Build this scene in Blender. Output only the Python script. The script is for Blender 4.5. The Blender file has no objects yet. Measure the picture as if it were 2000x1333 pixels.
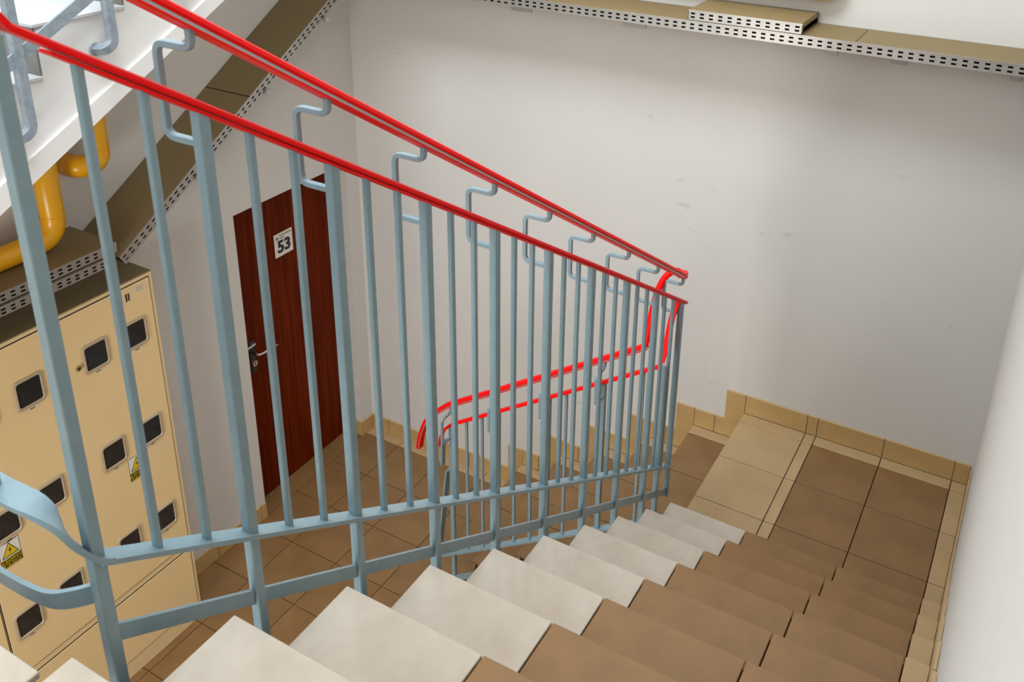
import bpy, bmesh, math, random
from mathutils import Vector, Matrix
random.seed(7)
SC = bpy.context.scene
COL = SC.collection

# ------------------------------------------------------------------ camera
cam_d = bpy.data.cameras.new('camera')
cam = bpy.data.objects.new('camera', cam_d); COL.objects.link(cam)
RIGHT = Vector((0.8700, 0.4929, 0.0165)); DOWN = Vector((0.1961, -0.3152, -0.9285)); FWD = Vector((-0.4525, 0.8110, -0.3709))
M = Matrix((RIGHT, -DOWN, -FWD)).transposed()
CAMZ = 4.205
cam.matrix_world = Matrix.Translation((0, 0, CAMZ)) @ M.to_4x4()
F_PX, CX, CY = 1851.11, 1051.28, 327.43
cam_d.sensor_fit = 'HORIZONTAL'; cam_d.sensor_width = 36.0
cam_d.lens = F_PX / 2000 * 36.0
cam_d.shift_x = -(CX - 1000) / 2000
cam_d.shift_y = (CY - 666.5) / 2000
cam_d.clip_start = 0.01
cam_d.dof.use_dof = True; cam_d.dof.focus_distance = 3.0; cam_d.dof.aperture_fstop = 9.0
SC.camera = cam

# ------------------------------------------------------------------ world, light, exposure
w = bpy.data.worlds.new('world'); SC.world = w; w.use_nodes = True
w.node_tree.nodes['Background'].inputs[0].default_value = (0.75, 0.85, 1.0, 1)
w.node_tree.nodes['Background'].inputs[1].default_value = 0.6
SC.view_settings.view_transform = 'Standard'; SC.view_settings.look = 'None'
SC.view_settings.gamma = 1.0; SC.view_settings.exposure = 0.0
SC.view_settings.use_curve_mapping = False

def area(name, loc, rot, sx, sy, power, col):
    l = bpy.data.lights.new(name, 'AREA'); l.shape = 'RECTANGLE'; l.size = sx; l.size_y = sy
    l.energy = power; l.color = col
    o = bpy.data.objects.new(name, l); COL.objects.link(o); o.location = loc; o.rotation_euler = rot
    return o
# daylight coming through the roof light over the open well and through the landing window behind the photographer
area('skylight_daylight', (-1.75, 1.25, 7.42), (0, 0, 0), 2.0, 2.0, 275, (0.85, 0.935, 1.0))
area('window_daylight', (-2.3, -1.52, 5.2), (math.radians(90), 0, 0), 2.2, 1.3, 34, (0.78, 0.91, 1.0))
area('ground_fill_light', (-1.85, -1.52, 1.75), (math.radians(90), 0, math.radians(14)), 1.3, 1.5, 76, (1.0, 0.97, 0.92))  # fill added through an unseen ground-floor opening to brighten cabinet and left wall

# ------------------------------------------------------------------ materials
MATS = {}
def nodes(m):
    m.use_nodes = True
    return m.node_tree, m.node_tree.nodes['Principled BSDF']
def mat(name, col, rough=0.5, metal=0.0, var=0.0, scale=6.0, bump=0.0, bscale=60.0, spec=0.5, col2=None, stretch=None, coat=0.0):
    m = bpy.data.materials.new(name); nt, b = nodes(m)
    b.inputs['Roughness'].default_value = rough; b.inputs['Metallic'].default_value = metal
    b.inputs['Specular IOR Level'].default_value = spec
    b.inputs['Coat Weight'].default_value = coat
    tc = nt.nodes.new('ShaderNodeTexCoord')
    src = tc.outputs['Object']
    if stretch:
        mp = nt.nodes.new('ShaderNodeMapping'); mp.inputs['Scale'].default_value = stretch
        nt.links.new(src, mp.inputs['Vector']); src = mp.outputs['Vector']
    if var > 0 or col2:
        n = nt.nodes.new('ShaderNodeTexNoise'); n.inputs['Scale'].default_value = scale; n.inputs['Detail'].default_value = 6; n.inputs['Roughness'].default_value = 0.6
        nt.links.new(src, n.inputs['Vector'])
        r = nt.nodes.new('ShaderNodeValToRGB')
        c2 = col2 or tuple(max(0, c * (1 - var)) for c in col)
        c1 = col if col2 else tuple(min(1, c * (1 + var)) for c in col)
        r.color_ramp.elements[0].position = 0.3; r.color_ramp.elements[1].position = 0.7
        r.color_ramp.elements[0].color = (*c2, 1); r.color_ramp.elements[1].color = (*c1, 1)
        nt.links.new(n.outputs['Fac'], r.inputs['Fac']); nt.links.new(r.outputs['Color'], b.inputs['Base Color'])
    else:
        b.inputs['Base Color'].default_value = (*col, 1)
    if bump > 0:
        n2 = nt.nodes.new('ShaderNodeTexNoise'); n2.inputs['Scale'].default_value = bscale; n2.inputs['Detail'].default_value = 4
        nt.links.new(src, n2.inputs['Vector'])
        bp = nt.nodes.new('ShaderNodeBump'); bp.inputs['Strength'].default_value = bump; bp.inputs['Distance'].default_value = 0.01
        nt.links.new(n2.outputs['Fac'], bp.inputs['Height']); nt.links.new(bp.outputs['Normal'], b.inputs['Normal'])
    MATS[name] = m
    return m
mat('wall_paint', (0.705, 0.675, 0.635), 0.75, var=0.025, scale=1.3, bump=0.06, bscale=45)
def scuffs():
    m = MATS['wall_paint']; nt = m.node_tree; b = nt.nodes['Principled BSDF']
    src = b.inputs['Base Color'].links[0].from_socket
    tc = nt.nodes.new('ShaderNodeTexCoord'); mp = nt.nodes.new('ShaderNodeMapping'); mp.inputs['Scale'].default_value = (5, 5, 16)
    n = nt.nodes.new('ShaderNodeTexNoise'); n.inputs['Scale'].default_value = 1.0; n.inputs['Detail'].default_value = 5
    r = nt.nodes.new('ShaderNodeValToRGB'); r.color_ramp.elements[0].position = 0.70; r.color_ramp.elements[1].position = 0.76
    r.color_ramp.elements[0].color = (1, 1, 1, 1); r.color_ramp.elements[1].color = (0.86, 0.85, 0.84, 1)
    mx = nt.nodes.new('ShaderNodeMix'); mx.data_type = 'RGBA'; mx.blend_type = 'MULTIPLY'; mx.inputs[0].default_value = 1.0
    nt.links.new(tc.outputs['Object'], mp.inputs['Vector']); nt.links.new(mp.outputs['Vector'], n.inputs['Vector']); nt.links.new(n.outputs['Fac'], r.inputs['Fac'])
    nt.links.new(src, mx.inputs[6]); nt.links.new(r.outputs['Color'], mx.inputs[7]); nt.links.new(mx.outputs[2], b.inputs['Base Color'])
scuffs()
mat('white_plaster', (0.82, 0.80, 0.77), 0.7, var=0.02, scale=2, bump=0.05, bscale=40)
mat('brown_tile', (0.240, 0.128, 0.048), 0.36, var=0.17, scale=4.5, bump=0.02, bscale=120)
mat('light_tile', (0.48, 0.325, 0.165), 0.36, var=0.09, scale=4.0, bump=0.02, bscale=120)
mat('tread_tile_shade_mottled', (0.62, 0.54, 0.45), 0.26, scale=4.2, bump=0.02, bscale=120, col2=(0.47, 0.39, 0.305), coat=0.3)  # lit copy of the light tile; mottling paints in soft rail shadows and reflections
mat('skirting_tile', (0.55, 0.355, 0.145), 0.40, var=0.08, scale=5.0)
mat('grout', (0.075, 0.045, 0.022), 0.9, var=0.2, scale=30)
mat('riser_grey', (0.22, 0.21, 0.19), 0.6, var=0.06, scale=8)
mat('landing_white', (0.66, 0.66, 0.66), 0.35, var=0.05, scale=4)
mat('concrete', (0.50, 0.48, 0.45), 0.85, var=0.06, scale=5)
mat('rail_paint', (0.225, 0.322, 0.362), 0.26, var=0.05, scale=25, bump=0.10, bscale=55)
mat('galvanised_paint', (0.27, 0.32, 0.36), 0.42, var=0.18, scale=45, bump=0.1, bscale=80)
mat('red_pvc', (0.93, 0.003, 0.004), 0.38, var=0.03, scale=12, spec=0.16)
mat('steel_strip', (0.55, 0.53, 0.52), 0.35, metal=0.7)
mat('zinc', (0.45, 0.435, 0.405), 0.35, metal=0.65, var=0.08, scale=14)
mat('tray_cover', (0.225, 0.16, 0.07), 0.6, var=0.05, scale=4)
mat('dark_hole', (0.012, 0.011, 0.010), 0.8)
mat('yellow_paint', (0.82, 0.40, 0.008), 0.30, var=0.04, scale=8)
mat('cream_paint', (0.88, 0.645, 0.33), 0.42, var=0.02, scale=3)
mat('cream_frame', (0.82, 0.61, 0.33), 0.42)
mat('bezel_plastic', (0.50, 0.385, 0.245), 0.3)
mat('meter_glass', (0.03, 0.027, 0.026), 0.12, var=0.25, scale=9)
mat('white_label', (0.80, 0.77, 0.70), 0.5)
mat('cream_label', (0.78, 0.66, 0.47), 0.5)
mat('black_ink', (0.010, 0.009, 0.008), 0.5)
mat('grey_ink', (0.20, 0.18, 0.15), 0.6)
mat('warning_yellow', (0.74, 0.50, 0.015), 0.45)
mat('chrome', (0.75, 0.73, 0.70), 0.2, metal=1.0)
mat('brass', (0.60, 0.50, 0.33), 0.3, metal=0.9)
mat('black_plate', (0.018, 0.014, 0.012), 0.35)
mat('clip_metal', (0.50, 0.49, 0.48), 0.5, metal=0.3)
mat('window_frame_paint', (0.8, 0.8, 0.78), 0.5)
# door veneer: fine vertical grain
def veneer():
    m = bpy.data.materials.new('door_veneer'); nt, b = nodes(m)
    tc = nt.nodes.new('ShaderNodeTexCoord'); mp = nt.nodes.new('ShaderNodeMapping'); mp.inputs['Scale'].default_value = (40, 40, 1.2)
    n = nt.nodes.new('ShaderNodeTexNoise'); n.inputs['Scale'].default_value = 1.6; n.inputs['Detail'].default_value = 8
    r = nt.nodes.new('ShaderNodeValToRGB')
    r.color_ramp.elements[0].position = 0.32; r.color_ramp.elements[1].position = 0.72
    r.color_ramp.elements[0].color = (0.085, 0.0085, 0.0008, 1); r.color_ramp.elements[1].color = (0.185, 0.022, 0.0015, 1)
    nt.links.new(tc.outputs['Object'], mp.inputs['Vector']); nt.links.new(mp.outputs['Vector'], n.inputs['Vector'])
    nt.links.new(n.outputs['Fac'], r.inputs['Fac']); nt.links.new(r.outputs['Color'], b.inputs['Base Color'])
    b.inputs['Roughness'].default_value = 0.5; b.inputs['Specular IOR Level'].default_value = 0.05
    MATS['door_veneer'] = m
veneer()
def glassmat():
    m = bpy.data.materials.new('window_glass'); nt, b = nodes(m)
    b.inputs['Base Color'].default_value = (1, 1, 1, 1); b.inputs['Transmission Weight'].default_value = 1.0; b.inputs['Roughness'].default_value = 0.02; b.inputs['IOR'].default_value = 1.05
    MATS['window_glass'] = m
glassmat()

# ------------------------------------------------------------------ helpers
def link(name, me, m=None, parent=None, smooth=False):
    o = bpy.data.objects.new(name, me); COL.objects.link(o)
    if m: 
        if not me.materials: me.materials.append(MATS[m])
    if parent is not None: o.parent = parent
    if smooth:
        for p in me.polygons: p.use_smooth = True
    return o
def bm_mesh(name, bm):
    bmesh.ops.recalc_face_normals(bm, faces=bm.faces)
    me = bpy.data.meshes.new(name); bm.to_mesh(me); bm.free(); return me
def add_box(bm, a, b):
    x0, y0, z0 = a; x1, y1, z1 = b
    v = [bm.verts.new(p) for p in ((x0,y0,z0),(x1,y0,z0),(x1,y1,z0),(x0,y1,z0),(x0,y0,z1),(x1,y0,z1),(x1,y1,z1),(x0,y1,z1))]
    for f in ((0,3,2,1),(4,5,6,7),(0,1,5,4),(1,2,6,5),(2,3,7,6),(3,0,4,7)): bm.faces.new([v[i] for i in f])
def box(name, a, b, m, parent=None, bevel=0.0):
    a, b = [min(p, q) for p, q in zip(a, b)], [max(p, q) for p, q in zip(a, b)]
    c = Vector([(p + q) / 2 for p, q in zip(a, b)])
    bm = bmesh.new(); add_box(bm, Vector(a) - c, Vector(b) - c)
    if bevel > 0: bmesh.ops.bevel(bm, geom=bm.edges[:], offset=bevel, segments=1, affect='EDGES')
    o = link(name, bm_mesh(name, bm), m, parent); o.location = c
    return o
def prism(name, poly, axis, lo, hi, m, parent=None):
    """polygon in the other two axes extruded along axis. axis 'x': poly (y,z); 'y': poly (x,z)"""
    bm = bmesh.new()
    def P(p, t): return (t, p[0], p[1]) if axis == 'x' else ((p[0], t, p[1]) if axis == 'y' else (p[0], p[1], t))
    A = [bm.verts.new(P(p, lo)) for p in poly]; B = [bm.verts.new(P(p, hi)) for p in poly]
    n = len(poly); bm.faces.new(A[::-1]); bm.faces.new(B)
    for i in range(n): bm.faces.new((A[i], A[(i+1) % n], B[(i+1) % n], B[i]))
    bmesh.ops.triangulate(bm, faces=[f for f in bm.faces if len(f.verts) > 4])
    return link(name, bm_mesh(name, bm), m, parent)
def fillet(pts, r, seg=5):
    out = [Vector(pts[0])]
    for i in range(1, len(pts) - 1):
        p, a, b = Vector(pts[i]), Vector(pts[i-1]), Vector(pts[i+1])
        d1, d2 = (a - p), (b - p); rr = min(r, d1.length * .49, d2.length * .49)
        s, e = p + d1.normalized() * rr, p + d2.normalized() * rr
        for k in range(seg + 1):
            t = k / seg; out.append((1-t)**2 * s + 2*t*(1-t) * p + t*t * e)
    out.append(Vector(pts[-1])); return out
def smooth_path(pts, n=6):
    P = [Vector(p) for p in pts]; out = []
    for i in range(len(P) - 1):
        p0 = P[max(i-1, 0)]; p1 = P[i]; p2 = P[i+1]; p3 = P[min(i+2, len(P)-1)]
        for k in range(n):
            t = k / n
            out.append(0.5 * ((2*p1) + (p2-p0)*t + (2*p0-5*p1+4*p2-p3)*t*t + (3*p1-p0-3*p2+p3)*t**3))
    out.append(P[-1]); return out
def sweep(name, prof, path, side, m, parent=None, smooth=False, caps=True):
    """prof: (u,v) list, u along side vector, v along side x tangent; side: start lateral vector (transported) or fn(i)->vector"""
    path = [Vector(p) for p in path]; bm = bmesh.new(); rings = []
    s = Vector(side) if not callable(side) else None
    for i, p in enumerate(path):
        t = (path[min(i+1, len(path)-1)] - path[max(i-1, 0)]).normalized()
        if callable(side): s = Vector(side(i))
        s = (s - t * s.dot(t)).normalized(); v = s.cross(t).normalized()
        # mitre: stretch profile at corners
        rings.append([bm.verts.new(p + s * a + v * b) for a, b in prof])
    n = len(prof)
    for i in range(len(rings) - 1):
        for j in range(n): bm.faces.new((rings[i][j], rings[i][(j+1) % n], rings[i+1][(j+1) % n], rings[i+1][j]))
    if caps: bm.faces.new(rings[0][::-1]); bm.faces.new(rings[-1])
    return link(name, bm_mesh(name, bm), m, parent, smooth)
def rect(w, h): return [(-w/2, -h/2), (w/2, -h/2), (w/2, h/2), (-w/2, h/2)]
def circ(r, n=14): return [(r*math.cos(2*math.pi*k/n), r*math.sin(2*math.pi*k/n)) for k in range(n)]
def thing(name, label, cat, group=None, loc=(0, 0, 0)):
    o = bpy.data.objects.new(name, None); COL.objects.link(o); o.location = loc; o.empty_display_size = 0.1
    o['label'] = label; o['category'] = cat
    if group: o['group'] = group
    return o
def tag(o, label, cat, group=None):
    o['label'] = label; o['category'] = cat
    if group: o['group'] = group
    return o
def struct(o): o['kind'] = 'structure'; return o
def sroot(name):
    o = bpy.data.objects.new(name, None); COL.objects.link(o); o['kind'] = 'structure'; return o
def text(name, s, size, m, parent, mw, bold=0.0):
    c = bpy.data.curves.new('tmp_text', 'FONT'); c.body = s; c.size = size; c.align_x = 'CENTER'; c.align_y = 'CENTER'; c.extrude = 0.0006; c.offset = bold; c.resolution_u = 4
    t = bpy.data.objects.new('tmp_text', c); COL.objects.link(t)
    bpy.context.view_layer.update()
    dg = bpy.context.evaluated_depsgraph_get()
    me = bpy.data.meshes.new_from_object(t.evaluated_get(dg)); bpy.data.objects.remove(t)
    me.materials.clear()
    o = link(name, me, m, parent); o.matrix_local = mw; return o
def wallmat_x(x, y, z):   # text plane on a wall facing +X, reading left to right seen from +X (text right = +Y)
    return Matrix.Translation((x, y, z)) @ Matrix(((0, 0, 1), (1, 0, 0), (0, 1, 0))).to_4x4()

# ------------------------------------------------------------------ key dimensions
XL, XR, YB, YN, ZT = -3.6916, 0.042, 4.287, -1.6, 7.5
X0 = -1.087                     # left end of the upper flight's treads
LZ = 1.095                      # half landing
def ay(k): return 3.500 if k == 0 else 3.1893 - 0.2914 * (k - 1)     # nose y of step k (0 = landing)
def az(k): return LZ if k == 0 else 1.314 + 0.1882 * (k - 1)
NA = 10
BR, BT, BY = LZ / 6, 0.2755, 3.27   # lower flight riser, going, open edge
def bx(k): return X0 - BT * k        # k=0 landing nose, 1..5 treads
def bz(k): return LZ - BR * k

# ------------------------------------------------------------------ room shell
struct(box('wall_back', (XL - 0.3, YB, -0.2), (XR + 0.3, YB + 0.25, ZT), 'wall_paint'))
struct(box('wall_right', (XR, YN - 0.25, -0.2), (XR + 0.25, YB, ZT), 'wall_paint'))
bm = bmesh.new()
DY0, DY1, DZ = 3.249, 4.170, 2.040
add_box(bm, (XL - 0.3, YN - 0.25, -0.2), (XL, DY0, ZT)); add_box(bm, (XL - 0.3, DY0, DZ), (XL, DY1, ZT)); add_box(bm, (XL - 0.3, DY1, -0.2), (XL, YB, ZT))
add_box(bm, (XL - 0.3, DY0, -0.2), (XL - 0.20, DY1, DZ))
struct(link('wall_left', bm_mesh('wall_left', bm), 'wall_paint'))
# near wall with its landing window and an added, unseen ground-floor one
bm = bmesh.new()
WX0, WX1, WZ0, WZ1 = -3.4, -1.2, 4.55, 5.85
GX0, GX1, GZ0, GZ1 = -2.6, -1.1, 1.0, 2.5
add_box(bm, (XL, YN - 0.25, -0.2), (XR, YN, GZ0)); add_box(bm, (XL, YN - 0.25, GZ1), (XR, YN, WZ0)); add_box(bm, (XL, YN - 0.25, WZ1), (XR, YN, ZT))
for u0, u1, v0, v1 in ((WX0, WX1, WZ0, WZ1), (GX0, GX1, GZ0, GZ1)):
    add_box(bm, (XL, YN - 0.25, v0), (u0, YN, v1)); add_box(bm, (u1, YN - 0.25, v0), (XR, YN, v1))
struct(link('wall_near', bm_mesh('wall_near', bm), 'wall_paint'))
for nm, u0, u1, v0, v1 in (('window_1', WX0, WX1, WZ0, WZ1), ('window_3_added', GX0, GX1, GZ0, GZ1)):
    win = sroot(nm)
    for i in range(3):
        x = u0 + 0.03 + i * (u1 - u0 - 0.06) / 2
        box('window_frame', (x - 0.03, YN - 0.12, v0), (x + 0.03, YN - 0.06, v1), 'window_frame_paint', win)
    for v in (v0, v1 - 0.06): box('window_frame', (u0, YN - 0.12, v), (u1, YN - 0.06, v + 0.06), 'window_frame_paint', win)
    for i in range(2):
        x = u0 + 0.06 + i * (u1 - u0 - 0.06) / 2
        box('window_pane', (x, YN - 0.095, v0 + 0.06), (x + (u1 - u0) / 2 - 0.09, YN - 0.089, v1 - 0.06), 'window_glass', win)
# ceiling with the roof light over the well
SX0, SX1, SY0, SY1 = -2.80, -0.70, 0.20, 2.30
bm = bmesh.new()
add_box(bm, (XL, YN, ZT), (SX0, YB, ZT + 0.2)); add_box(bm, (SX1, YN, ZT), (XR, YB, ZT + 0.2))
add_box(bm, (SX0, YN, ZT), (SX1, SY0, ZT + 0.2)); add_box(bm, (SX0, SY1, ZT), (SX1, YB, ZT + 0.2))
struct(link('ceiling', bm_mesh('ceiling', bm), 'white_plaster'))
win = sroot('window_2')
for i in range(4):
    x = SX0 + 0.025 + i * (SX1 - SX0 - 0.05) / 3
    box('window_frame', (x - 0.025, SY0, ZT + 0.10), (x + 0.025, SY1, ZT + 0.15), 'window_frame_paint', win)
    if i < 3: box('window_pane', (x + 0.025, SY0, ZT + 0.12), (x + (SX1 - SX0 - 0.05) / 3 - 0.025, SY1, ZT + 0.126), 'window_glass', win)

# ------------------------------------------------------------------ ground floor with its tiles
fl = struct(box('floor', (XL - 0.3, YN - 0.2, -0.2), (XR + 0.2, YB + 0.2, -0.006), 'grout'))
def tile(parent, x0, x1, y0, y1, ztop, m, th=0.012, name='floor_tile', bev=0.0012):
    o = box(name, (x0, y0, ztop - th), (x1, y1, ztop), m, None, bev)
    o.parent = parent; o.matrix_parent_inverse = Matrix.Translation(parent.location).inverted()
    return o
G = 0.0022
yj = [4.201 - 0.3455 * i for i in range(11)]
xj = [XL] + [-3.405 + 0.3355 * i for i in range(8)]
for j in range(len(yj) - 1):
    for i in range(len(xj) - 1):
        if xj[i+1] > -1.05: continue
        tile(fl, xj[i] + G, xj[i+1] - G, yj[j+1] + G, yj[j] - G, 0.0, 'brown_tile')
for i in range(len(xj) - 1):
    if xj[i] < bx(5) - 0.05:
        tile(fl, xj[i] + G, min(xj[i+1], bx(5) - 0.01) - G, 4.201 + G, YB - 0.001, 0.0, 'light_tile')
tile(fl, XL - 0.134, XL + G - 0.004, DY0 + 0.002, DY1 - 0.002, 0.0, 'brown_tile')

# ------------------------------------------------------------------ upper flight (camera stands on it)
fa = thing('stair_flight', 'straight tiled stair flight running down along the right-hand wall to the half landing', 'stairs')
def strips(name, cols, axis, lo, hi, m, parent):
    """solid built from convex columns (u0, u1, top, bottom at u0, bottom at u1)"""
    bm = bmesh.new()
    def P(u, z, t): return (t, u, z) if axis == 'x' else (u, t, z)
    for u0, u1, top, b0, b1 in cols:
        A = [bm.verts.new(P(u, z, lo)) for u, z in ((u0, b0), (u1, b1), (u1, top), (u0, top))]
        B = [bm.verts.new(P(u, z, hi)) for u, z in ((u0, b0), (u1, b1), (u1, top), (u0, top))]
        bm.faces.new(A[::-1]); bm.faces.new(B)
        for i in range(4): bm.faces.new((A[i], A[(i+1) % 4], B[(i+1) % 4], B[i]))
    return link(name, bm_mesh(name, bm), m, parent)
slopeA = 0.1882 / 0.2914
sofA = lambda y: LZ - 0.20 + slopeA * (3.19 - y)
strips('stair_core', [(ay(k+1) - 0.02 if k < NA else ay(NA) - 0.29, ay(k) - 0.0205, az(k) - 0.0135, sofA(ay(k+1) - 0.02), sofA(ay(k) - 0.02)) for k in range(1, NA + 1)], 'x', X0 + 0.015, XR - 0.002, 'grout', fa)
JX = [(X0, -0.747, 'tread_tile_shade_mottled'), (-0.743, -0.367, 'brown_tile'), (-0.363, -0.041, 'brown_tile'), (-0.037, XR - 0.012, 'light_tile')]
for k in range(1, NA):
    yn = ay(k); yb_ = ay(k + 1) - 0.02
    for (a, b, m) in JX:
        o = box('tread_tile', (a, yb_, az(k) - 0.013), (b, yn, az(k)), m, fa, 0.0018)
    z1 = az(k) - 0.014; z0 = az(k-1) + 0.0015
    for (a, b, m) in JX:
        box('riser_tile', (a + 0.002, yn - 0.02, z0), (b, yn - 0.011, z1), 'tread_tile_shade_mottled' if m == 'tread_tile_shade_mottled' else m, fa, 0.001)
# skirting on the right wall, stepping with the flight
for k in range(1, NA):
    box('skirting_tile', (XR - 0.011, ay(k+1) + 0.0, az(k) + 0.001), (XR - 0.001, ay(k) - 0.002, az(k) + 0.10), 'light_tile', fa, 0.001)
    box('skirting_tile', (XR - 0.011, ay(k+1) + 0.0, az(k) + 0.102), (XR - 0.001, ay(k+1) + 0.10, az(k+1) + 0.10), 'light_tile', fa, 0.001)
box('skirting_tile', (XR - 0.011, ay(1), LZ + 0.102), (XR - 0.001, ay(1) + 0.10, az(1) + 0.10), 'light_tile', fa, 0.001)

# ------------------------------------------------------------------ half landing
ld = thing('stair_landing', 'half landing in the wall corner with dark brown tiles framed by light beige strips', 'landing')
box('landing_slab', (X0 + 0.02, 3.171, LZ - 0.20), (XR - 0.002, YB - 0.002, LZ - 0.0135), 'grout', ld)
LX = [(X0, -0.757, 'L'), (-0.753, -0.703, 'S'), (-0.699, -0.373, 'B'), (-0.369, -0.041, 'B'), (-0.037, XR - 0.012, 'S')]
LY = [(4.203, YB - 0.012, 'S'), (3.878, 4.199, 'N'), (3.5365, 3.874, 'N'), (3.182, 3.5325, 'N')]
for (a, b, kx) in LX:
    for (c, d, ky) in LY:
        m = 'light_tile' if ky == 'S' or kx in 'LS' else 'brown_tile'
        box('floor_tile', (a, c, LZ - 0.013), (b, d, LZ), m, ld, 0.0015)
    box('skirting_tile', (a + (0.002 if a == X0 else 0), YB - 0.011, LZ + 0.001), (b, YB - 0.001, LZ + 0.112), 'skirting_tile', ld, 0.001)
for (c, d, ky) in LY:
    box('skirting_tile', (XR - 0.011, c, LZ + 0.001), (XR - 0.001, min(d, YB - 0.012), LZ + 0.10), 'light_tile', ld, 0.001)
box('skirting_tile', (XR - 0.011, ay(1) + 0.102, LZ + 0.1005), (XR - 0.001, ay(1) + 0.104, LZ + 0.101), 'light_tile', ld, 0.001)

# ------------------------------------------------------------------ lower flight along the back wall
fb = thing('stair_flight', 'short stair flight of dark brown treads climbing along the back wall beside door 53', 'stairs')
sofB = lambda x: max(0.0, LZ - BR - 0.20 + 0.66 * (x - X0 + 0.1))
strips('stair_core', [(bx(k) + 0.0205, bx(k-1) + 0.018, bz(k) - 0.0135, sofB(bx(k)), sofB(bx(k-1))) for k in range(1, 6)], 'y', BY + 0.012, YB - 0.002, 'grout', fb)
for k in range(1, 6):
    x0, x1 = bx(k), bx(k-1) + 0.018
    ysp = [BY, 3.53, 3.866, 4.199]
    for i in range(3):
        box('tread_tile', (x0, ysp[i] + (G if i else 0), bz(k) - 0.013), (x1, ysp[i+1] - G, bz(k)), 'brown_tile', fb, 0.0015)
        box('riser_tile', (x0 + 0.011, ysp[i] + (G if i else 0), bz(k+1) + 0.001), (x0 + 0.02, ysp[i+1] - G, bz(k) - 0.014), 'light_tile', fb, 0.001)
    box('tread_tile', (x0, 4.203, bz(k) - 0.013), (x1, YB - 0.012, bz(k)), 'light_tile', fb, 0.0015)
    box('riser_tile', (x0 + 0.011, 4.203, bz(k+1) + 0.001), (x0 + 0.02, YB - 0.012, bz(k) - 0.014), 'light_tile', fb, 0.001)
    # skirting: upright piece at the riser, then the flat piece on the tread
    nx = bx(k-1); xm = (x0 + nx) / 2 - 0.02
    box('skirting_tile', (x0 + 0.001, YB - 0.011, bz(k) + 0.001), (xm - G, YB - 0.001, bz(k) + 0.110), 'skirting_tile', fb, 0.001)
    box('skirting_tile', (xm + G, YB - 0.011, bz(k) + 0.001), (nx - 0.001, YB - 0.001, bz(k) + 0.110), 'skirting_tile', fb, 0.001)
    box('skirting_tile', (nx - 0.106, YB - 0.011, bz(k) + 0.1125), (nx - 0.001, YB - 0.001, bz(k-1) + 0.112), 'skirting_tile', fb, 0.001)
    box('riser_tile', (X0 + 0.008, 3.19, bz(1) + 0.001), (X0 + 0.018, YB - 0.012, LZ - 0.015), 'light_tile', fb, 0.001) if k == 1 else None
box('skirting_tile', (bx(5) - 0.106, YB - 0.011, 0.1125), (bx(5) - 0.001, YB - 0.001, bz(5) + 0.11), 'skirting_tile', fb, 0.001)

# ground-floor skirting
bbk = sroot('baseboard_back')
xs = [XL + 0.012, -3.545, -3.21, -2.875, bx(5) - 0.002]
for a, b in zip(xs, xs[1:]):
    box('skirting_tile', (a + G, YB - 0.011, 0.001), (b - G, YB - 0.001, 0.110), 'skirting_tile', bbk, 0.001)
bl = sroot('baseboard_left')
ys = [2.53, 2.86, 3.205, DY0 + 0.0]
for a, b in zip(ys, ys[1:]):
    box('skirting_tile', (XL + 0.001, a + G, 0.001), (XL + 0.011, b - G, 0.110), 'skirting_tile', bl, 0.001)
box('skirting_tile', (XL + 0.001, DY1 + 0.002, 0.001), (XL + 0.011, YB - 0.012, 0.110), 'skirting_tile', bl, 0.001)
box('skirting_tile', (XL - 0.13, DY1 - 0.011, 0.001), (XL + 0.011, DY1 - 0.001, 0.110), 'skirting_tile', bl, 0.001)

# ------------------------------------------------------------------ door 53
d = sroot('door_1')
DX = XL - 0.134
box('door_leaf', (DX - 0.04, DY0 + 0.001, 0.004), (DX, DY1 - 0.001, DZ - 0.001), 'door_veneer', d)
pl = box('escutcheon', (DX + 0.0005, 3.372, 0.915), (DX + 0.008, 3.418, 1.135), 'black_plate', d, 0.003)
h = sweep('door_handle', circ(0.0085), fillet([(DX + 0.006, 3.395, 1.055), (DX + 0.058, 3.395, 1.055), (DX + 0.060, 3.54, 1.052)], 0.018), (0, 0, 1), 'chrome', d, True)
sweep('latch_bar', rect(0.012, 0.014), [(DX + 0.012, 3.352, 1.108), (DX + 0.012, 3.412, 1.112)], (1, 0, 0), 'chrome', d)
sweep('lock_cylinder', circ(0.019, 18), [(DX + 0.008, 3.394, 0.985), (DX + 0.020, 3.394, 0.985)], (0, 0, 1), 'brass', d)
box('keyhole', (DX + 0.0202, 3.391, 0.977), (DX + 0.021, 3.397, 0.994), 'black_ink', d)
# number plate
np_ = thing('number_plate', 'small white number plate reading 53 on the brown door', 'sign')
PX = DX + 0.001
box('plate', (PX, 3.651, 1.569), (PX + 0.002, 3.801, 1.720), 'white_label', np_)
text('number', '53', 0.100, 'black_ink', np_, wallmat_x(PX + 0.0028, 3.728, 1.628) @ Matrix.Diagonal((1.12, 1.05, 1, 1)), bold=0.0038)
for z_, runs in ((1.703, ((3.694, 3.714), (3.717, 3.741), (3.744, 3.766), (3.769, 3.790))), (1.686, ((3.694, 3.712), (3.715, 3.733)))):
    for a_, b_ in runs: box('small_print', (PX + 0.002, a_, z_ - 0.004), (PX + 0.0026, b_, z_ + 0.004), 'grey_ink', np_)
sweep('emblem', circ(0.0105, 16), [(PX + 0.002, 3.674, 1.691), (PX + 0.0034, 3.674, 1.691)], (0, 0, 1), 'grey_ink', np_)

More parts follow.
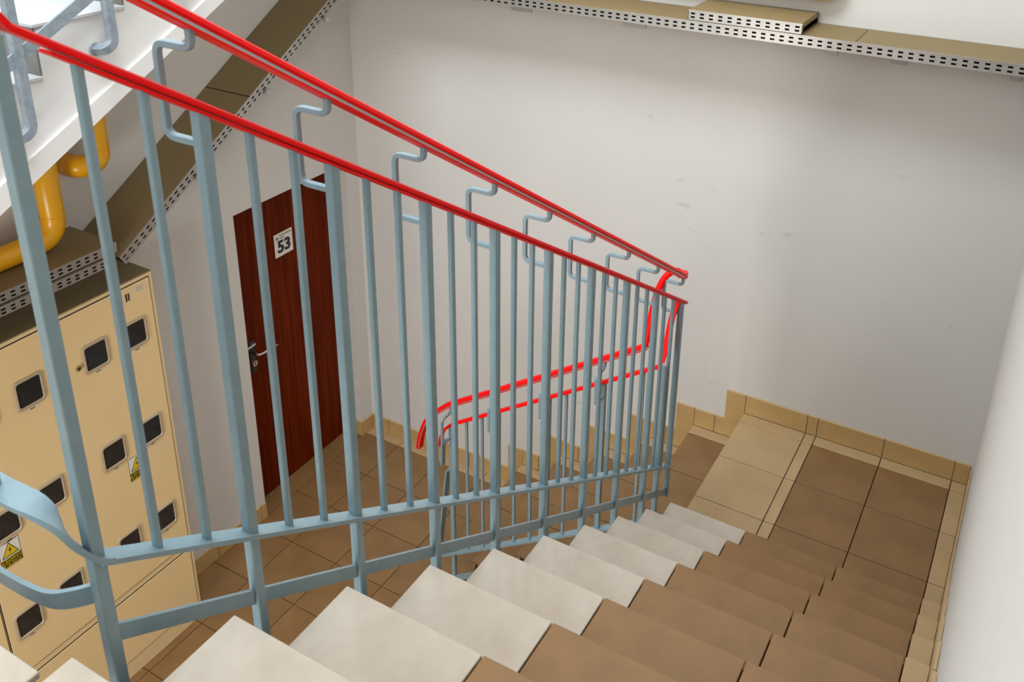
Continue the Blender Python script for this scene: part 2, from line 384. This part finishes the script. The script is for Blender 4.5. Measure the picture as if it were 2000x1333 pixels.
# ------------------------------------------------------------------ meter cabinet
cb = thing('meter_cabinet', 'tall cream steel electricity meter cabinet with dark meter windows against the left wall', 'cabinet')
CX0, CY0, CY1, CZ = -3.448, 1.06, 2.519, 2.112
bm = bmesh.new(); add_box(bm, (XL + 0.001, CY0, 0.002), (CX0, CY1, CZ - 0.006))
link('cabinet_body', bm_mesh('cabinet_body', bm), 'cream_frame', cb)
box('cabinet_top', (XL + 0.001, CY0 - 0.002, CZ - 0.006), (CX0 - 0.001, CY1 + 0.002, CZ), 'tray_cover', cb, 0.001)
def rounded(w, h, r, n=4):
    out = []
    for cx, cy, a0 in ((w/2 - r, h/2 - r, 0), (-w/2 + r, h/2 - r, 90), (-w/2 + r, -h/2 + r, 180), (w/2 - r, -h/2 + r, 270)):
        for k in range(n + 1):
            a = math.radians(a0 + 90 * k / n); out.append((cx + r*math.cos(a), cy + r*math.sin(a)))
    return out
def bezel_mesh():
    bm = bmesh.new()
    loops = [(0.134, 0.144, 0.022, 0.001), (0.128, 0.138, 0.020, 0.008), (0.112, 0.122, 0.014, 0.010), (0.104, 0.114, 0.010, 0.004)]
    rings = []
    for w_, h_, r, x in loops: rings.append([bm.verts.new((x, a, b)) for a, b in rounded(w_, h_, r)])
    n = len(rings[0])
    for i in range(len(rings) - 1):
        for j in range(n): bm.faces.new((rings[i][j], rings[i][(j+1) % n], rings[i+1][(j+1) % n], rings[i+1][j]))
    return bm_mesh('bezel', bm)
def glass_mesh():
    bm = bmesh.new(); vs = [bm.verts.new((0.0045, a, b)) for a, b in rounded(0.105, 0.115, 0.010)]; vs2 = [bm.verts.new((0.0015, a, b)) for a, b in rounded(0.105, 0.115, 0.010)]
    bm.faces.new(vs); bm.faces.new(vs2[::-1])
    n = len(vs)
    for j in range(n): bm.faces.new((vs2[j], vs2[(j+1) % n], vs[(j+1) % n], vs[j]))
    return bm_mesh('meter_glass', bm)
BZ, GL = bezel_mesh(), glass_mesh()
BZ.materials.append(MATS['bezel_plastic']); GL.materials.append(MATS['meter_glass'])
FX = CX0 + 0.004
doors = [(1.085, 1.545, (1.18, 1.385)), (1.555, 2.025, (1.650, 1.860)), (2.037, 2.500, (2.178, 2.386))]
for a, b, cols in doors:
    dr = box('cabinet_door', (CX0 + 0.0002, a, 0.520), (FX, b, 2.085), 'cream_paint', cb, 0.0015)
    box('lower_panel', (CX0 + 0.0002, a, 0.105), (FX, b, 0.478), 'cream_paint', cb, 0.0015)
    box('door_gap', (CX0 - 0.0006, a - 0.004, 0.515), (CX0 + 0.0004, b + 0.004, 2.090), 'black_ink', cb)
    box('panel_gap', (CX0 - 0.0006, a - 0.004, 0.1005), (CX0 + 0.0004, b + 0.004, 0.4835), 'black_ink', cb)
    def sub(o, p):
        mw = o.matrix_basis.copy(); o.parent = p; o.matrix_parent_inverse = Matrix.Translation(p.location).inverted(); return o
    for cy in cols:
        for cz in (1.843, 1.308, 0.775):
            o = link('meter_window', BZ, None, None, False); o.location = (FX, cy, cz); sub(o, dr)
            g = link('meter_pane', GL, None, None); g.location = (FX, cy, cz); sub(g, dr)
            sub(box('meter_label', (FX + 0.0002, cy - 0.028, cz - 0.090), (FX + 0.001, cy + 0.028, cz - 0.077), 'cream_label', None), dr)
            sub(box('label_print', (FX + 0.001, cy - 0.011, cz - 0.0855), (FX + 0.0014, cy + 0.010, cz - 0.0815), 'black_ink', None), dr)
    lk = sweep('cabinet_lock', circ(0.012, 16), [(FX, a + 0.048, 1.828), (FX + 0.012, a + 0.048, 1.828)], (0, 0, 1), 'brass', cb)
    sweep('keyhole', circ(0.005, 10), [(FX + 0.012, a + 0.048, 1.828), (FX + 0.0126, a + 0.048, 1.828)], (0, 0, 1), 'black_ink', cb)
text('cabinet_number', 'L II', 0.052, 'black_ink', cb, wallmat_x(FX + 0.0012, 2.357, 2.034), bold=0.0008)
box('maker_label', (FX + 0.0002, 2.415, 2.035), (FX + 0.001, 2.478, 2.072), 'cream_label', cb)
for i in range(3): box('label_print', (FX + 0.001, 2.425, 2.044 + i * 0.009), (FX + 0.0013, 2.425 + 0.04 - 0.008 * (i % 2), 2.046 + i * 0.009), 'grey_ink', cb)
def warning(yc, zc):
    s = bpy.data.objects.new('warning_sticker', None)
    w_, h_ = 0.092, 0.128
    back = box('warning_sticker', (FX + 0.0002, yc - w_/2, zc - h_/2), (FX + 0.0007, yc + w_/2, zc + h_/2), 'black_ink', cb)
    def ch(o): o.parent = back; o.matrix_parent_inverse = Matrix.Translation(back.location).inverted(); return o
    ch(box('sticker_field', (FX + 0.0007, yc - w_/2 + 0.002, zc - 0.016), (FX + 0.0010, yc + w_/2 - 0.002, zc + h_/2 - 0.002), 'white_label'))
    ch(box('sticker_band', (FX + 0.0007, yc - w_/2 + 0.002, zc - h_/2 + 0.002), (FX + 0.0010, yc + w_/2 - 0.002, zc - 0.018), 'warning_yellow'))
    def tri(nm, r, m, x):
        bm = bmesh.new()
        P = [(0, r), (-r * 0.95, -r * 0.72), (r * 0.95, -r * 0.72)]
        a = [bm.verts.new((x, yc + p, zc + 0.018 + q)) for p, q in P]; b = [bm.verts.new((x - 0.0003, yc + p, zc + 0.018 + q)) for p, q in P]
        bm.faces.new(a); bm.faces.new(b[::-1])
        for j in range(3): bm.faces.new((a[j], a[(j+1) % 3], b[(j+1) % 3], b[j]))
        ch(link(nm, bm_mesh(nm, bm), m))
    tri('triangle_border', 0.040, 'black_ink', FX + 0.0013); tri('triangle', 0.034, 'warning_yellow', FX + 0.0016)
    bm = bmesh.new()
    z_ = zc + 0.018
    P = [(0.004, 0.020), (-0.006, -0.001), (0.001, -0.001), (-0.003, -0.018), (0.008, 0.004), (0.001, 0.004)]
    bm.faces.new([bm.verts.new((FX + 0.0019, yc + p, z_ + q)) for p, q in P])
    ch(link('lightning_bolt', bm_mesh('lightning_bolt', bm), 'black_ink'))
    for i, s_ in enumerate(('NIE DOTYKAĆ', 'URZĄDZENIE', 'ELEKTRYCZNE')):
        t = text('sticker_text', s_, 0.0138, 'black_ink', None, wallmat_x(FX + 0.0016, yc, zc - 0.026 - i * 0.0135), bold=0.0004); ch(t)
warning(1.640, 1.160); warning(2.285, 1.160)

# ------------------------------------------------------------------ cable trays
def perforated(name, length, height, parent, m='zinc', pitch=0.0405, sl=0.0195, sh=0.0085, th=0.0015):
    """strip in local X (length) / Z (height), real slots in two rows, thin in Y"""
    bm = bmesh.new(); n = max(1, int(length / pitch)); pitch = length / n
    r0, r1 = height * 0.30, height * 0.68
    for z0_, z1_ in ((0, r0 - sh/2), (r0 + sh/2, r1 - sh/2), (r1 + sh/2, height)): add_box(bm, (0, 0, z0_), (length, th, z1_))
    for i in range(n + 1):
        xa = 0 if i == 0 else (i - 0.5) * pitch + sl/2; xb = length if i == n else (i + 0.5) * pitch - sl/2
        for r in (r0, r1): add_box(bm, (xa, 0, r - sh/2), (xb, th, r + sh/2))
    return link(name, bm_mesh(name, bm), m, parent)
def orient(o, p, ex, ez):
    ex = Vector(ex).normalized(); ez = Vector(ez).normalized(); ey = ez.cross(ex)
    o.matrix_local = Matrix.Translation(p) @ Matrix((ex, ey, ez)).transposed().to_4x4()
def tray(label, a, b, inward, width, height, up, end_caps=(False, False), cover_joints=()):
    """a->b: front (room side) top edge; inward: unit vector from the front to the wall"""
    t = thing('cable_tray', label, 'cable tray')
    a, b, inw, up = Vector(a), Vector(b), Vector(inward), Vector(up).normalized()
    L = (b - a).length; ex = (b - a).normalized()
    lip = perforated('perforated_side', L, height, t); orient(lip, a - up * height, ex, up)
    def slab(nm, p0, l, w_, h_, m):
        bm = bmesh.new(); add_box(bm, (0, 0, 0), (l, w_, h_)); o = link(nm, bm_mesh(nm, bm), m, t)
        ey = up.cross(ex); s = 1 if ey.dot(inw) > 0 else -1
        if s < 0:
            o.matrix_local = Matrix.Translation(p0) @ Matrix((ex, -ey, up)).transposed().to_4x4()
            o.data.flip_normals()
        else: o.matrix_local = Matrix.Translation(p0) @ Matrix((ex, ey, up)).transposed().to_4x4()
        return o
    cuts = [0.0] + list(cover_joints) + [L]
    for c0, c1 in zip(cuts, cuts[1:]): slab('tray_cover', a + ex * (c0 + (0.003 if c0 > 0 else 0)), c1 - c0 - 0.003, width - 0.002, 0.0025, 'tray_cover')
    slab('cover_lip', a - up * 0.004 - inw * 0.002, L, 0.002, 0.0065, 'zinc')
    slab('tray_base', a - up * height + inw * 0.002, L, width - 0.004, 0.002, 'zinc')
    slab('cable_bundle', a - up * (height - 0.004) + inw * 0.02, L, width - 0.04, height * 0.5, 'dark_hole')
    for i, e in enumerate(end_caps):
        if e: slab('end_cap', a - up * height + ex * (0 if i == 0 else L - 0.002), 0.002, width - 0.002, height, 'tray_cover')
    return t
ZTR = 3.247
tray('long cable tray running level across the back wall with a row of slots', (-3.36, 4.010, ZTR), (XR - 0.003, 4.010, ZTR), (0, 1, 0), YB - 4.010, 0.047, (0, 0, 1), cover_joints=(1.15, 2.62))
tray('short raised cable tray piece lying on top of the back wall tray', (-1.476, 4.006, 3.296), (-0.962, 4.006, 3.296), (0, 1, 0), 0.279, 0.043, (0, 0, 1), (True, True))
s = 0.612; L_ = math.hypot(1, s)
y0, y1 = 2.330, 3.99
zs = lambda y: 2.532 + s * (y - 2.75)
tray('sloping cable tray climbing the left wall below the white stair stringer', (-3.385, y0, zs(y0) + 0.0), (-3.385, y1, zs(y1)), (-1, 0, 0), 0.305, 0.052, (0, -s / L_, 1 / L_), cover_joints=(0.98,))
tray('level cable tray on the left wall right above the meter cabinet', (-3.385, 1.0, 2.352), (-3.385, 2.325, 2.352), (-1, 0, 0), 0.305, 0.044, (0, 0, 1))
tray('lower level cable tray tucked between the cabinet top and the tray above', (-3.375, 1.0, 2.300), (-3.375, 2.26, 2.300), (-1, 0, 0), 0.315, 0.040, (0, 0, 1))
# wall clips under the back tray
for i, (cx_, wd) in enumerate([(-2.506, 0.125), (-1.856, 0.125), (-0.885, 0.055), (-0.592, 0.065), (-0.127, 0.045)]):
    t = thing('wall_clip', ['wide grey wall clip under the back wall tray, the one closest to door 53', 'wide grey wall clip under the back wall tray shortly before the raised tray piece', 'narrow grey wall clip under the back wall tray just past the raised tray piece', 'narrow grey wall clip under the back wall tray between two other narrow clips', 'narrow grey wall clip under the back wall tray in the corner with the right-hand wall'][i], 'clip', 'clips under the back wall cable tray')
    bm = bmesh.new(); add_box(bm, (cx_ - wd/2, YB - 0.009, 3.112), (cx_ + wd/2, YB - 0.001, 3.142)); bmesh.ops.bevel(bm, geom=bm.edges[:], offset=0.002, segments=1, affect='EDGES')
    link('clip_plate', bm_mesh('clip_plate', bm), 'clip_metal', t)
    box('clip_arm', (cx_ - wd/2 + 0.004, YB - 0.20, 3.186), (cx_ - wd/2 + 0.014, YB - 0.001, 3.199), 'clip_metal', t)
    box('clip_riser', (cx_ - wd/2 + 0.004, YB - 0.006, 3.142), (cx_ - wd/2 + 0.014, YB - 0.001, 3.186), 'clip_metal', t)
# triangular brackets under the sloping tray
for yy, lb in ((2.80, 'lowest pale metal bracket poking out under the sloping cable tray'), (3.28, 'middle pale metal bracket poking out under the sloping cable tray'), (3.74, 'highest pale metal bracket poking out under the sloping cable tray')):
    t = thing('tray_bracket', lb, 'bracket', 'brackets under the sloping cable tray')
    z_ = zs(yy) - 0.066
    box('bracket_arm', (XL + 0.001, yy - 0.012, z_ - 0.018), (-3.372, yy + 0.012, z_ - 0.008), 'clip_metal', t)
    box('bracket_tip', (-3.378, yy - 0.016, z_ - 0.022), (-3.366, yy + 0.016, z_ + 0.006), 'clip_metal', t)

# ------------------------------------------------------------------ yellow gas pipes
def pipe(label, path, r, fr):
    t = thing('gas_pipe', label, 'pipe')
    P = fillet(path, fr, 8)
    sweep('pipe_run', circ(r, 20), P, (0.3, 0.5, 0.8), 'yellow_paint', t, True)
    for i in range(1, len(path) - 1):
        p, a, b = Vector(path[i]), Vector(path[i-1]), Vector(path[i+1])
        for q in (a, b):
            dv = (q - p).normalized(); c = p + dv * (fr + 0.004)
            if (q - p).length < fr + 0.02: continue
            sd = Vector((0.3, 0.5, 0.8)) if abs(dv.dot(Vector((0.3, 0.5, 0.8)).normalized())) < 0.95 else Vector((1, 0, 0))
            sweep('weld_ring', circ(r + 0.0014, 20), [c, c + dv * 0.004], sd, 'yellow_paint', t, True)
    return t
PXX = -3.55
pipe('yellow gas pipe coming down beside the stringer and turning level above the cabinet', [(PXX, 2.168, 2.98), (PXX, 2.168, 2.405), (PXX, 1.0, 2.405)], 0.049, 0.095)
pipe('yellow gas pipe with a bent end turning into the left wall', [(PXX, 2.425, 3.10), (PXX, 2.425, 2.665), (PXX, 2.322, 2.665), (XL + 0.002, 2.322, 2.665)], 0.049, 0.062)
pipe('yellow gas pipe running along the back wall above the raised tray piece', [(-2.4, YB - 0.05, 3.395), (-0.885, YB - 0.05, 3.395), (-0.885, YB - 0.05, 3.9)], 0.036, 0.07)

# ------------------------------------------------------------------ upper-left flight
fc = thing('stair_flight', 'white plastered stair flight rising along the left wall above the meter cabinet', 'stairs')
CXS = -2.95
cyn = lambda j: 1.86 + 0.353 * j
czn = lambda j: 3.46 + 0.177 * j
sof = lambda y: 2.871 + 0.512 * (y - 1.625)
strips('stair_body', [(cyn(j), cyn(j+1) if j < 5 else YB - 0.003, czn(j) - 0.0125, sof(cyn(j)), sof(cyn(j+1) if j < 5 else YB)) for j in range(-2, 6)], 'x', XL + 0.002, CXS, 'white_plaster', fc)
cre = lambda y: 3.141 + 0.488 * (y - 2.007)
prism('stringer_ledge', [(cyn(-2) + 0.02, sof(cyn(-2) + 0.02) - 0.004), (4.2, sof(4.2) - 0.004), (4.2, cre(4.2)), (cyn(-2) + 0.02, cre(cyn(-2) + 0.02))], 'x', CXS, CXS + 0.012, 'white_plaster', fc)
for j in range(-2, 6):
    y1_ = cyn(j + 1) if j < 5 else YB - 0.003
    xm_ = (XL + CXS) / 2
    for a, b in ((XL + 0.003, xm_ - 0.002), (xm_ + 0.002, CXS + 0.006)):
        box('tread_tile', (a, cyn(j) - 0.012, czn(j) - 0.012), (b, y1_ - 0.002, czn(j)), 'landing_white', fc, 0.0015)
    box('riser_tile', (XL + 0.003, cyn(j) - 0.008, czn(j-1) + 0.001 if j > -2 else czn(-2) - 0.09), (CXS - 0.001, cyn(j), czn(j) - 0.013), 'riser_grey', fc, 0.001)

# ------------------------------------------------------------------ landing by the photographer
lz = az(NA)
nl = thing('stair_landing', 'upper landing slab of pale tiles at the head of the near stairs', 'landing')
box('landing_slab', (X0 + 0.015, YN + 0.002, lz - 0.24), (XR - 0.002, ay(NA) - 0.292, lz - 0.013), 'concrete', nl)
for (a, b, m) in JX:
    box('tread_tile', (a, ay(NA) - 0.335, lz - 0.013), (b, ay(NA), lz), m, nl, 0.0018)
    box('riser_tile', (a + 0.002, ay(NA) - 0.02, az(NA-1) + 0.001), (b, ay(NA) - 0.011, lz - 0.014), m, nl, 0.001)
    for j in range(5): 
        yt = ay(NA) - 0.339 - 0.335 * j
        box('floor_tile', (a, max(yt - 0.331, YN + 0.003), lz - 0.013), (b, yt, lz), m, nl, 0.0015)
box('landing_slab', (XL + 0.002, YN + 0.002, lz - 0.24), (-1.125, 0.500, lz - 0.013), 'concrete', nl)
for i in range(8):
    a = -1.105 - 0.336 * i
    for j in range(6):
        yt = 0.526 - 0.336 * j
        box('floor_tile', (max(a - 0.332, XL + 0.003), yt - 0.332, lz - 0.013), (a, yt, lz), 'tread_tile_shade_mottled', nl, 0.0015)
box('landing_slab', (XL + 0.002, 0.502, lz - 0.24), (CXS, 1.145, lz), 'concrete', nl)

# slab of the next flight above, the camera does not see it
uf = thing('stair_flight', 'sloping underside of the next stair flight above the right-hand flight', 'stairs')
prism('stair_body', [(2.75, 4.75), (0.35, 6.30), (0.35, 6.55), (2.75, 5.0)], 'x', X0 - 0.03, XR - 0.002, 'white_plaster', uf)

# ------------------------------------------------------------------ railings
RAILP = [(-0.021, 0.000), (-0.023, 0.006), (-0.021, 0.013), (-0.013, 0.0175), (0, 0.019), (0.013, 0.0175), (0.021, 0.013), (0.023, 0.006), (0.021, 0.000)]
CORE = rect(0.030, 0.008)
UPCAP = [(-0.022, 0.012), (-0.026, 0.018), (-0.023, 0.027), (-0.013, 0.032), (0, 0.0335), (0.013, 0.032), (0.023, 0.027), (0.026, 0.018), (0.022, 0.012)]
UPLIP = [(-0.022, -0.001), (0.022, -0.001), (0.024, 0.001), (0.023, 0.004), (-0.023, 0.004), (-0.024, 0.001)]
UPCORE = [(-0.019, 0.003), (0.019, 0.003), (0.019, 0.013), (-0.019, 0.013)]
RAILP = [(a * 0.76, b * 0.66) for a, b in RAILP]
UPCAP, UPLIP, UPCORE = [[(a * 0.82, b * 0.74) for a, b in P] for P in (UPCAP, UPLIP, UPCORE)]
def upper_rail(path, side, parent):
    r = sweep('handrail', UPCAP, path, side, 'red_pvc', parent, False)
    sweep('handrail_core', UPCORE, path, side, 'steel_strip', parent)
    sweep('handrail_lip', UPLIP, path, side, 'red_pvc', parent)
def lower_rail(path, side, parent):
    sweep('lower_handrail', RAILP, path, side, 'red_pvc', parent)
def shifted(path, dz): return [Vector(p) + Vector((0, 0, dz)) for p in path]
def vbar(name, x, y, z0, z1, s, m, parent, top_slope=0.0, ax='y'):
    bm = bmesh.new(); add_box(bm, (x - s/2, y - s/2, z0), (x + s/2, y + s/2, z1))
    for v in bm.verts:
        if v.co.z > (z0 + z1) / 2: v.co.z -= top_slope * ((v.co.y - y) if ax == 'y' else (v.co.x - x))
    bmesh.ops.bevel(bm, geom=[e for e in bm.edges if abs((e.verts[0].co - e.verts[1].co).z) > 0.1], offset=0.0018, segments=1, affect='EDGES')
    return link(name, bm_mesh(name, bm), m, parent)

ra = thing('stair_railing', 'light blue steel stair railing with two red handrails along the near flight', 'railing')
RX = -1.160
py = lambda i: 0.672 if i == 0 else 0.684 + 0.2935 * i
zb = lambda y: 3.066 - 0.634 * (y - 0.684)
zt = lambda y: 3.912 - 0.638 * (y - 0.684)
zu = lambda y: 3.858 - 0.647 * (y - 0.974)
zd = lambda y: 2.898 - 0.630 * (y - 0.693)
NP = 10
for i in range(NP):
    y = py(i)
    zend_ = zd(y) - (0.20 if i < 9 else 0.02)
    vbar('post', RX, y, zend_, zt(y) - 0.0050, 0.0222, 'rail_paint', ra, 0.638)
    if i >= 1:
        zl, zh = zt(y) - 0.056, zu(y) - 0.030
        path = fillet([(RX - 0.010, y, zl), (RX - 0.080, y, zl), (RX - 0.080, y, zh), (RX, y, zh), (RX, y, zu(y) + 0.002)], 0.020, 4)
        sweep('handrail_bracket', [(-0.0048,-0.006),(0.0048,-0.006),(0.006,-0.0048),(0.006,0.0048),(0.0048,0.006),(-0.0048,0.006),(-0.006,0.0048),(-0.006,-0.0048)], path, (0, 1, 0), 'galvanised_paint' if False else 'rail_paint', ra)
    # foot bent into the side of the flight
    if i < 9:
        sweep('post_foot', rect(0.020, 0.020), fillet([(RX, y, zend_ + 0.03), (RX, y, zend_ - 0.01), (X0 + 0.02, y, zend_ - 0.01)], 0.02, 3), (0, 1, 0), 'rail_paint', ra)
    for k in (1, 2):
        if i < NP - 1:
            yy = 0.684 + 0.2935 * (i + k / 3)
            vbar('baluster', RX, yy, zb(yy) - 0.002, zt(yy) - 0.0050, 0.0133, 'rail_paint', ra, 0.638)
e = 0.0
sweep('bottom_bar', rect(0.042, 0.009), [(RX, py(0), zb(py(0)) - 0.005), (RX, py(9) + 0.012, zb(py(9) + 0.012) - 0.005)], (1, 0, 0), 'rail_paint', ra)
sweep('stringer_bar', rect(0.008, 0.030), [(RX, py(0), zd(py(0))), (RX, py(9) + 0.005, zd(py(9) + 0.005))], (1, 0, 0), 'rail_paint', ra)
# lower rail: from the turn at the top to the far end, then dropping to the lower flight's rail
top = smooth_path([(-1.40, 0.622, 4.045), (-1.28, 0.622, 4.045), (-1.20, 0.632, 4.02), (-1.168, 0.655, 3.965), (RX, 0.690, 3.912)], 5)
lower_rail(top + [Vector((RX, py(9) + 0.035, zt(py(9) + 0.035)))], lambda i: (math.sin(min(1, i / 17) * math.pi / 2), -math.cos(min(1, i / 17) * math.pi / 2), 0), ra)
sweep('rail_strip', rect(0.026, 0.005), [(RX, 0.74, zt(0.74) - 0.0025), (RX, py(9) + 0.03, zt(py(9) + 0.03) - 0.0025)], (1, 0, 0), 'red_pvc', ra)
BYR = 3.20
zBl = lambda x: 1.985 - 0.66 * (RX - x)
sweep('drop_strip', rect(0.026, 0.008), smooth_path([(RX - 0.012, 3.315, zt(3.315) - 0.006), (RX - 0.020, 3.285, 2.17), (RX - 0.020, 3.235, 2.05), (RX - 0.022, BYR, zBl(RX) + 0.008)], 5), (1, 0, 0), 'red_pvc', ra)
# upper rail with the loop at the far end
loop = smooth_path([(RX, 3.24, zu(3.24)), (RX, 3.31, zu(3.31)), (RX - 0.012, 3.352, 2.335), (RX - 0.045, 3.365, 2.343), (RX - 0.080, 3.335, 2.320), (RX - 0.096, 3.290, 2.262), (RX - 0.100, 3.255, 2.180), (RX - 0.098, 3.225, 2.095), (RX - 0.100, 3.203, 2.050)], 5)
def loopside(i):
    j = i - 1
    if j <= 5: return (1, 0, 0)
    if j <= 10: return (0.75, 0.65, 0)
    if j <= 15: return (0.2, 0.95, 0)
    if j <= 20: return (-0.6, 0.7, 0.2)
    return (-0.95, 0.25, 0.0)
upper_rail([Vector((RX, 0.30, zu(0.30)))] + loop[:1] + loop[1:11], loopside, ra)
sweep('handrail_bend', circ(0.0135, 12), loop[9:], (1, 0, 0), 'red_pvc', ra, True)
def turn(i):
    t = min(1.0, max(0.0, (i - 10) / 92)); return (3*t*t - 2*t*t*t) * math.pi / 2
# turn towards the upper landing (bottom bar and stringer bar curve away to the left)
sweep('bottom_bar_turn', rect(0.044, 0.009), smooth_path([(RX, 0.690, 3.060), (RX - 0.001, 0.668, 3.078), (-1.168, 0.644, 3.120), (-1.184, 0.634, 3.160), (-1.212, 0.628, 3.180), (-1.25, 0.624, 3.185), (-1.285, 0.622, 3.185), (-1.32, 0.622, 3.185)], 16) + [Vector((-2.85, 0.622, 3.185))], lambda i: (math.cos(turn(i)), -math.sin(turn(i)), 0), 'rail_paint', ra)
sweep('stringer_bar_turn', rect(0.036, 0.008), smooth_path([(RX, 0.680, 3.000), (-1.19, 0.648, 2.995), (-1.23, 0.630, 2.985), (-1.28, 0.622, 2.985), (-1.33, 0.620, 2.985), (-1.38, 0.620, 2.985)], 6) + [Vector((-2.85, 0.620, 2.985))], (0, 0, 1), 'rail_paint', ra)
for j in range(17):
    xx = -1.300 - 0.095 * j
    if j % 3 == 2: vbar('post', xx, 0.622, 2.97, 4.04, 0.0222, 'rail_paint', ra)
    else: vbar('baluster', xx, 0.622, 3.185, 4.04, 0.0133, 'rail_paint', ra)
sweep('lower_handrail', RAILP, [(-1.40, 0.622, 4.045), (-2.85, 0.622, 4.045)], (0, 1, 0), 'red_pvc', ra)

# lower flight's railing
rb = thing('stair_railing', 'blue-grey steel railing with paired red handrails beside the lower flight', 'railing')
pxb = lambda k: -1.165 - 0.272 * k
zBu = lambda x: zBl(x) + 0.112
zBb = lambda x: 1.178 - 0.66 * (RX - x)
for k in range(5):
    x = pxb(k)
    vbar('post', x, BYR, max(zBb(x) - 0.38, 0.001), zBl(x), 0.0222, 'rail_paint', rb, -0.66, 'x')
    if k >= 1:
        zl, zh = zBl(x) - 0.065, zBu(x) - 0.030
        sweep('handrail_bracket', rect(0.0115, 0.0115), fillet([(x, BYR - 0.010, zl), (x, BYR - 0.080, zl), (x, BYR - 0.080, zh), (x, BYR, zh), (x, BYR, zBu(x) + 0.002)], 0.018, 4), (1, 0, 0), 'rail_paint', rb)
    for j in (1, 2):
        if k < 4:
            xx = x - 0.272 * j / 3
            vbar('baluster', xx, BYR, zBb(xx) - 0.002, zBl(xx), 0.0133, 'rail_paint', rb, -0.66, 'x')
sweep('bottom_bar', rect(0.042, 0.009), [(RX - 0.01, BYR, zBb(RX - 0.01) - 0.005), (-2.335, BYR, zBb(-2.335) - 0.005)], (0, 1, 0), 'rail_paint', rb)
sweep('stringer_bar', rect(0.008, 0.030), [(RX - 0.01, BYR, zBb(RX) - 0.18), (-2.262, BYR, zBb(-2.262) - 0.18)], (0, 1, 0), 'rail_paint', rb)
sweep('end_strap', rect(0.042, 0.009), smooth_path([(-2.335, BYR, zBb(-2.335) - 0.005), (-2.345, BYR, 0.43), (-2.33, BYR, 0.55), (-2.285, BYR, 0.93), (-2.275, BYR, 0.985), (-2.258, BYR, 1.0)], 4), (0, 1, 0), 'rail_paint', rb)
upper_rail([Vector((RX - 0.085, BYR, zBu(RX - 0.085)))] + smooth_path([(-2.262, BYR, zBu(-2.262)), (-2.34, BYR, 1.295), (-2.395, BYR, 1.225), (-2.43, BYR, 1.13), (-2.445, BYR, 1.05)], 5), (0, 1, 0), rb)
lower_rail([Vector((RX - 0.02, BYR, zBl(RX - 0.02)))] + smooth_path([(-2.24, BYR, zBl(-2.24)), (-2.285, BYR, 1.225), (-2.31, BYR, 1.175), (-2.315, BYR, 1.12)], 5), (0, 1, 0), rb)
sweep('end_strip', rect(0.030, 0.009), [(-2.306, BYR, 1.15), (-2.310, BYR, 1.0)], (0, 1, 0), 'rail_paint', rb)

# upper-left flight's railing: posts hooked into the stringer face
rc = thing('stair_railing', 'grey galvanised railing posts hooked onto the white stringer of the upper-left flight', 'railing')
CRX = -2.90
pc = [(1.755 - 0.353, 3.132 - 0.182), (1.755, 3.132), (2.108, 3.352), (2.461, 3.53), (2.814, 3.71)]
for y, z in pc:
    sweep('post', rect(0.030, 0.030), fillet([(CRX, y, z + 1.25), (CRX, y, z), (CRX, y - 0.03, z - 0.02), (CXS + 0.004, y - 0.04, z - 0.022)], 0.03, 4), (0, 1, 0), 'galvanised_paint', rc)
    sweep('anchor_plate', circ(0.024, 12), [(CXS + 0.002, y - 0.04, z - 0.022), (CXS + 0.010, y - 0.04, z - 0.022)], (0, 0, 1), 'galvanised_paint', rc)
cb_ = lambda y: 3.445 + 0.515 * (y - 1.885)
sweep('stringer_bar', rect(0.009, 0.042), [(CRX, 1.40, cb_(1.40)), (CRX, 2.82, cb_(2.82))], (1, 0, 0), 'galvanised_paint', rc)
sweep('handrail', RAILP, [(CRX, 1.40, cb_(1.40) + 0.95), (CRX, 2.82, cb_(2.82) + 0.95)], (1, 0, 0), 'red_pvc', rc)
